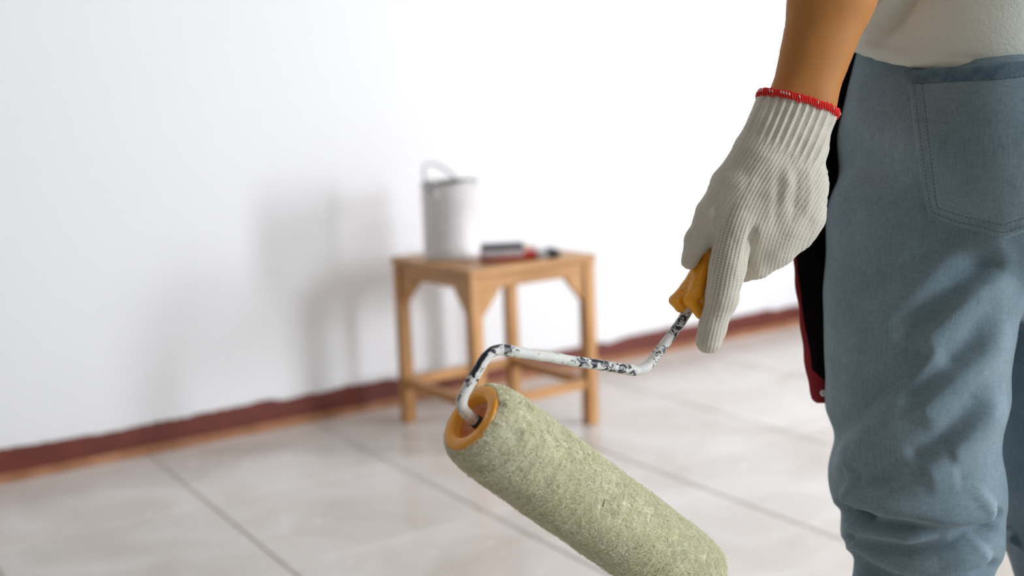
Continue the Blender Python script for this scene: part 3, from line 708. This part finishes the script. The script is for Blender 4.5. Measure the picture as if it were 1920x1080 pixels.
Vt = V+Nn*offs[..., None]; Vb = V-Nn*.0015
Vall = np.concatenate([Vt.reshape(-1, 3), Vb.reshape(-1, 3)]); W_ = NU+1; H_ = (NU+1)*(NV+1); Q = []
for j in range(NV):
    for i in range(NU): Q.append((j*W_+i, (j+1)*W_+i, (j+1)*W_+i+1, j*W_+i+1))
for i in range(NU):
    Q.append((i, i+1, H_+i+1, H_+i)); a = NV*W_+i; Q.append((a+1, a, H_+a, H_+a+1))
for j in range(NV):
    a = j*W_; Q.append((a+W_, a, H_+a, H_+a+W_)); a = j*W_+NU; Q.append((a, a+W_, H_+a+W_, H_+a))
pocket = mesh_obj('back_pocket', Vall, Q, M_denim)
M_dblue = m_simple('unfaded_denim', (.055, .115, .17), (.12, .19, .24), 90, .85, .3, 500); pocket.data.materials.append(M_dblue)
for pl in pocket.data.polygons:
    if pl.index < NU*NV and pl.index//NU < .085*NV: pl.material_index = 1
as_child(pocket, jeans)
# stitches: short thread dashes on pocket
M_thread = new_mat('grey_thread', (.11, .135, .15), .8)
pv = Vt
def pocket_pt(u, t):
    x = u*NU; y = t*NV; i = int(min(max(x, 0), NU-1)); j = int(min(max(y, 0), NV-1)); a, b = x-i, y-j
    return (1-a)*(1-b)*pv[j, i]+a*(1-b)*pv[j, i+1]+(1-a)*b*pv[j+1, i]+a*b*pv[j+1, i+1]+Nn[j, i]*.0002
V = []; Q = []
def stitch_row(path):
    path = np.array(path); P3 = np.array([pocket_pt(a, b) for a, b in path]); d = np.r_[0, np.cumsum(np.linalg.norm(np.diff(P3, axis=0), axis=1))]
    s_ = 0
    while s_+.0022 < d[-1]:
        ends = [np.array([np.interp(q, d, P3[:, k]) for k in range(3)]) for q in (s_, s_+.0011, s_+.0022)]
        a, b = tube(ends, np.array([.0002, .0004, .0002]), 5); n0 = len(V); V.extend(a); Q.extend([tuple(n0+i for i in f) for f in b]); s_ += .0036
iu = lambda k: k/100
for k in (3.2, 7.6):
    L_ = [(iu(k), t) for t in np.linspace(.04, 1-iu(k), 60)]+[(u, 1-iu(k)) for u in np.linspace(iu(k), 1-iu(k), 90)]+[(1-iu(k), t) for t in np.linspace(1-iu(k), .04, 60)]
    stitch_row(L_)
stitch_row([(u, .085) for u in np.linspace(.02, .98, 90)])
st = mesh_obj('pocket_stitching', V, Q, M_thread); as_child(st, jeans); st['kind'] = 'stuff'

# ---- white shirt
M_shirt = m_simple('white_crepe_cotton', (.66, .70, .64), (.72, .76, .70), 8, .9, .45, 300, bd=.0012)
lo = np.min([B(l, g, .84) for l in (-.26, .26) for g in (-.19, .19)], 0); hi = np.max([B(l, g, 1.43) for l in (-.26, .26) for g in (-.19, .19)], 0)
F_ = Field(lo, hi, .0045)
for l in (-.048, 0, .048): F_.chain([(B(l, 0, .80), .114), (B(l, 0, .87), .116), (B(l, 0, .95), .120), (B(l, 0, 1.10), .122), (B(l*1.4, 0, 1.25), .122), (B(l*1.5, 0, 1.31), .085)], .03)
F_.chain([(B(-.10, 0, 1.34), .068), (B(-.165, 0, 1.315), .068), (B(-.178, -.01, 1.20), .062)], .03); F_.chain([(B(.10, 0, 1.34), .068), (B(.165, 0, 1.315), .068), (B(.205, 0, 1.12), .062)], .03)
hemn = -(Z-.17*face-.0*lat); hemn = -(Z-.24*face-.0*lat); hemn /= np.linalg.norm(hemn)
hem0 = P(1760, 126, 1.012)
sl, X, Y, ZZ = F_.block(F_.lo, F_.lo+F_.n*F_.h)
F_.f = np.maximum(F_.f, ((X-hem0[0])*hemn[0]+(Y-hem0[1])*hemn[1]+(ZZ-hem0[2])*hemn[2]).astype(np.float32))
F_.cone(B(0, 0, 1.36), B(0, .03, 1.50), .058, .085, 0, 'cut')
V, Q = F_.mesh(); me = subdivide(fast_mesh('shirt', V, Q, M_shirt), 1); v, n_ = get_v(me)
px_, py_, _ = pix(v); pw = np.stack([px_, py_], 1); tocam = CC-v; tocam /= np.linalg.norm(tocam, axis=1)[:, None]; fac = np.clip(((n_*tocam).sum(1)+.25)/.6, 0, 1)
disp = .0025*vnoise(v, 7, 51)+.0012*vnoise(v, 22, 52)
sd, tt = poly_dist(pw, [(1760, -120), (1682, 0), (1645, 52), (1626, 85)]); tp = np.clip((1-tt)/.3, 0, 1)
disp = disp+fac*tp*(.010*np.exp(-((sd-14)/16)**2)-.012*np.exp(-((sd+16)/18)**2))
hd_ = -((v-hem0) @ hemn); disp = disp-.0009*np.exp(-((hd_-.015)/.0018)**2)+.0006*np.exp(-((hd_-.008)/.005)**2)
# the near rim follows the curved hem
set_v(me, v+n_*disp[:, None])
shirt = mesh_obj('shirt', None, None, M_shirt, None, me=me); adopt(shirt, person)

# ---- dark red cloth hanging in front of the thigh
M_cred = m_simple('dark_red_cloth', (.22, .006, .012), (.28, .010, .018), 30, .8, .4, 250)
M_cshade = m_simple('shade_black_cloth', (.003, .003, .003), (.007, .004, .005), 30, .9, .3, 250); M_cshade.node_tree.nodes['Principled BSDF'].inputs['Specular IOR Level'].default_value = .05
def sheet(name, rows, dep, mat, par, thick=.0012, wav=.004):
    N = 14; V = []; m = len(rows)
    for y, a, b in rows:
        for i in range(N+1):
            u = i/N; x = a+(b-a)*u; d_ = dep+.055*u*u-.018*u+wav*math.sin(u*9+y*.013)+.003*math.sin(y*.031)
            V.append(P(x, y, d_))
    V = np.array(V); n0 = len(V); back = V+CF*thick; V = np.concatenate([V, back]); Q = []; W_ = N+1
    for j in range(m-1):
        for i in range(N):
            q = (j*W_+i, (j+1)*W_+i, (j+1)*W_+i+1, j*W_+i+1); Q.append(q); Q.append(tuple(n0+k for k in q[::-1]))
        for i in (0, N): a = j*W_+i; Q.append((a, n0+a, n0+a+W_, a+W_) if i == 0 else (a+W_, n0+a+W_, n0+a, a))
    for j in (0, m-1):
        for i in range(N): a = j*W_+i; Q.append((a, a+1, n0+a+1, n0+a) if j == 0 else (a+1, a, n0+a, n0+a+1))
    return mesh_obj(name, V, Q, mat)
ye = np.array([60, 200, 350, 440, 465, 520, 590, 640, 700, 735, 752]); xe = np.array([1588, 1550, 1515, 1492, 1486, 1490, 1499, 1504, 1512, 1519, 1525])
rows = [(y, np.interp(y, ye, xe)+1.2*math.sin(y*.09), 1660) for y in np.linspace(60, 748, 90)]
rows += [(752, 1526, 1640), (756, 1532, 1600)]
cl = sheet('hanging_cloth', rows, 1.115, M_cred, person); adopt(cl, person); cl['label'] = 'dark red cloth with shadowed inner side coloured black'
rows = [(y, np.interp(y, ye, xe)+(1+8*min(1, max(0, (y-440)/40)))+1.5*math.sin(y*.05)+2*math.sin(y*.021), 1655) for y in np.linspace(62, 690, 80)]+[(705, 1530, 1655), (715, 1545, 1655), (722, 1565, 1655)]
li = sheet('shaded_lining', rows, 1.111, M_cshade, person); as_child(li, cl); li.matrix_parent_inverse = cl.matrix_basis.inverted()  # near-black sheet: the inner side's shadow put into its colour
bt = P(1543, 737, 1.098); V = lathe(bt, -CF, [(0, .0005), (0, .0030), (.001, .0032), (.0015, .0028), (.0012, .0005)], 20, 'button', M_frame); as_child(V, cl)

# ---- knitted glove
GD = .945; GS = FPX/GD
def G(x, y, o=0.): return P(x, y, GD+o)
def gch(F_, pts, k): F_.chain([(G(x, y, o), r/GS) for x, y, o, r in pts], k)
corn = [G(x, y, o) for x in (1255, 1570) for y in (140, 680) for o in (-.05, .09)]
F_ = Field(np.min(corn, 0), np.max(corn, 0), .0016)
for c_ in ([(1474, 160, 0, 42), (1467, 192, 0, 42), (1452, 235, 0, 46), (1426, 290, 0, 44), (1408, 335, 0, 42), (1380, 420, 0, 39)],
           [(1494, 165, .0, 44), (1488, 200, 0, 44), (1478, 250, .0, 44), (1452, 340, 0, 44), (1430, 430, .002, 37)],
           [(1517, 170, 0, 41), (1515, 205, 0, 41), (1503, 262, .002, 40), (1488, 345, .002, 42), (1474, 425, .004, 34)],
           [(1528, 172, .002, 36), (1523, 210, .002, 37), (1508, 262, .004, 35), (1512, 350, .006, 36), (1509, 400, .008, 33)],
           [(1444, 262, .0, 42), (1418, 300, 0, 42), (1376, 350, .002, 39), (1337, 402, .006, 29), (1309, 452, .010, 20), (1293, 491, .012, 16)]): gch(F_, c_, .010)
gch(F_, [(1380, 420, 0, 39), (1364, 500, -.002, 33), (1353, 560, -.001, 30), (1338, 612, .001, 26), (1330, 638, .002, 25)], .004)
gch(F_, [(1430, 430, .002, 36), (1418, 492, .016, 30), (1396, 500, .034, 27), (1362, 488, .048, 24), (1342, 470, .046, 20)], .005)
gch(F_, [(1474, 425, .004, 34), (1458, 462, .012, 32), (1432, 470, .038, 27), (1385, 456, .050, 23), (1358, 440, .046, 19)], .012)
gch(F_, [(1509, 400, .008, 33), (1492, 428, .016, 31), (1465, 438, .040, 25), (1420, 418, .052, 21), (1388, 404, .046, 18)], .012)
cutp = (G(1430, 176)+G(1561, 213))/2; cn = -(G(1466, 288)-G(1497, 188)); cn = cn/np.linalg.norm(cn); cn = cn-(cn @ (G(1561, 213)-G(1430, 176)))*(G(1561, 213)-G(1430, 176))/np.linalg.norm(G(1561, 213)-G(1430, 176))**2; cn /= np.linalg.norm(cn)
F_.plane(cutp, cn)
V, Q = F_.mesh()
def m_knit():
    m = new_mat('unbleached_cotton_knit', (.6, .57, .48), .95, 0, .1); t = NT(m); c = t.coord()
    t.color(t.mix(t.n('ShaderNodeSeparateXYZ', {'Vector': t.attr('hole_shade')}).outputs[0], t.mix(t.noise(c, 30, 4), (.60, .56, .47), (.71, .67, .585)), (.11, .09, .065))); t.normal(t.bump(t.noise(c, 1800, 3, .7), .35, .0004))
    t.b.inputs['Sheen Weight'].default_value = .25; return m
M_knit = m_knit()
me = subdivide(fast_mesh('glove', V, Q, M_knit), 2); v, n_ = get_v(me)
px_, py_, _ = pix(v); pw = np.stack([px_, py_], 1)
def chaikin(p, it=3):
    p = np.array(p, float)
    for _ in range(it): q = .75*p[:-1]+.25*p[1:]; r = .25*p[:-1]+.75*p[1:]; p = np.concatenate([p[:1], np.stack([q, r], 1).reshape(-1, 2), p[-1:]])
    return p
gi = chaikin([(1530, 110), (1498, 190), (1458, 285), (1415, 350), (1383, 420), (1364, 500), (1353, 560), (1338, 612), (1322, 690), (1310, 740)]); gt = chaikin([(1470, 230), (1430, 290), (1378, 350), (1338, 405), (1313, 455), (1292, 510), (1280, 560)])
sd, tt = poly_dist(pw, gi); Lg = np.linalg.norm(np.diff(gi, axis=0), axis=1).sum(); vv = tt*Lg
sdt, ttt = poly_dist(pw, gt); Lt = np.linalg.norm(np.diff(gt, axis=0), axis=1).sum()
thumb = (np.abs(sdt) < 44) & (py_ > 330) & (np.abs(sdt)/36 < np.abs(sd)/42)
uu = np.where(thumb, sdt, sd); vv = np.where(thumb, ttt*Lt, vv)
vtop = 86; cuff_len = vv-vtop
wq, cq = 7.0, 5.2
x_ = 2*np.abs((uu/wq) % 1-.5)                      # 1 at wale centre gap
ph = 2*math.pi*(vv/cq+.45*x_)
h = .00026*(1-x_**2.2)*(.72+.28*np.cos(ph))-.00030*np.exp(-((x_-1)/.32)**2)*(.5+.5*np.cos(2*math.pi*vv/cq))
crib = np.clip((104-cuff_len)/22, 0, 1)*(~thumb); rib = .5+.5*np.cos(2*math.pi*(uu/14.2+.15)); h = h+crib*.00115*(rib**.8-.5)
h = h+.0009*vnoise(v, 55, 61)+.0004*vnoise(v, 140, 62)
gfac = np.clip(((CC-v)*n_).sum(1)/np.linalg.norm(CC-v, axis=1)*1.6, 0, 1)
for pl_, am_, wd_ in (([(1412, 415), (1406, 455), (1396, 500), (1388, 530)], -.0034, 7), ([(1424, 405), (1424, 450), (1412, 500)], .0012, 9), ([(1462, 300), (1456, 380), (1450, 440)], -.0010, 9),
                      ([(1497, 300), (1493, 370), (1482, 430)], -.0013, 8), ([(1515, 300), (1520, 360), (1508, 420)], .0010, 8), ([(1350, 345), (1343, 390), (1338, 430)], -.0016, 7), ([(1480, 296), (1476, 350), (1466, 400)], .0009, 8)):
    sd_, t_ = poly_dist(pw, pl_); tp_ = np.clip(t_/.3, 0, 1)*np.clip((1-t_)/.25, 0, 1); tp_ = tp_*tp_*(3-2*tp_); h = h+gfac*tp_*am_*np.exp(-(sd_/wd_)**2)
hole_shade = np.exp(-((x_-1)/.36)**2)*(.5-.5*np.cos(2*math.pi*vv/cq))**1.5*(1-.6*crib)*np.clip(.22+.30*vnoise(v, 38, 66)+.95*np.exp(-((uu-5)/24)**2)*np.clip((vv-170)/60, 0, 1)*np.clip((520-vv)/80, 0, 1), .0, .9)*np.where(thumb, .15, 1)  # knit gaps darkened: cavity shade put into the colour
set_attr(me, 'hole_shade', np.stack([hole_shade]*3, 1))
set_v(me, v+n_*h[:, None])
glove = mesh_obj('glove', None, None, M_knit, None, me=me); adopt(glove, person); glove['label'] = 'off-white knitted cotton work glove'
# red overlocked edge: a band of little loops round the cuff opening
vg, ng = get_v(me); dcut = (vg-cutp) @ cn; m_ = np.abs(dcut) < .0022; rimp = vg[m_]; e1 = (G(1561, 213)-G(1430, 176)); e1 /= np.linalg.norm(e1); e2 = np.cross(cn, e1)
cen = rimp.mean(0); qa = np.arctan2((rimp-cen) @ e2, (rimp-cen) @ e1); qr = np.hypot((rimp-cen) @ e1, (rimp-cen) @ e2); ri = []
NR = 110; bins = ((qa+math.pi)/(2*math.pi)*NR).astype(int) % NR
for k in range(NR):
    s_ = qr[np.isin(bins, [(k-1) % NR, k, (k+1) % NR])]; ri.append(s_.max() if len(s_) else .03)
ri = np.array(ri); ri = np.array([ri[[(k+j) % NR for j in range(-3, 4)]].mean() for k in range(NR)])-.0006
M_redy = m_simple('red_overlock_yarn', (.75, .008, .006), (.85, .02, .015), 200, .7, .3, 900)
M_why = new_mat('white_yarn', (.75, .70, .66), .8)
def rim_pt(a, dr=0, up_=0):
    k = (a+math.pi)/(2*math.pi)*NR-.5; k0 = int(math.floor(k)) % NR; f_ = k-math.floor(k); r = ri[k0]*(1-f_)+ri[(k0+1) % NR]*f_
    return cen+(r+dr)*(math.cos(a)*e1+math.sin(a)*e2)+cn*up_
V = []; Q = []; V2 = []; Q2 = []
n_l = 84
for k in range(n_l):
    a = -math.pi+2*math.pi*k/n_l; da = 2*math.pi/n_l; j1 = random.uniform(-.0009, .0007); j2 = random.uniform(-.0006, .0007)
    pts_ = [rim_pt(a, -.0012, .0005), rim_pt(a+.2*da, .0008, .0018+j2), rim_pt(a+.5*da, .0014, -.0006), rim_pt(a+.8*da, .0012, -.0030+j1), rim_pt(a+1.1*da, .0004, -.0034+j1)]
    a_, b_ = tube(resample(smooth_path(pts_, .002, 4), .0006), .00068, 6); n0 = len(V); V.extend(a_); Q.extend([tuple(n0+i for i in f) for f in b_])
    pts_ = [rim_pt(a, .0002, .0016+j2), rim_pt(a+.5*da, .0008, .0026+j2), rim_pt(a+1.05*da, .0002, .0014)]
    a_, b_ = tube(resample(smooth_path(pts_, .002, 4), .0006), .0008, 6); n0 = len(V); V.extend(a_); Q.extend([tuple(n0+i for i in f) for f in b_])
    if random.random() < .35:
        a_, b_ = tube([rim_pt(a, .0016, .0012), rim_pt(a+.3*da, .0020, .0002), rim_pt(a+.5*da, .0016, -.0008)], .0005, 5); n0 = len(V2); V2.extend(a_); Q2.extend([tuple(n0+i for i in f) for f in b_])
pts_ = [rim_pt(a, -.0002, -.0006) for a in np.linspace(-math.pi, math.pi, 90)]; a_, b_ = tube(pts_, .0014, 8, cap=False); n0 = len(V); V.extend(a_); Q.extend([tuple(n0+i for i in f) for f in b_])
ed = mesh_obj('cuff_edging', V, Q, M_redy); as_child(ed, glove); ed['label'] = 'red overlocked cuff edge'
e3 = mesh_obj('white_thread_flecks', V2, Q2, M_why); as_child(e3, glove); e3['kind'] = 'stuff'
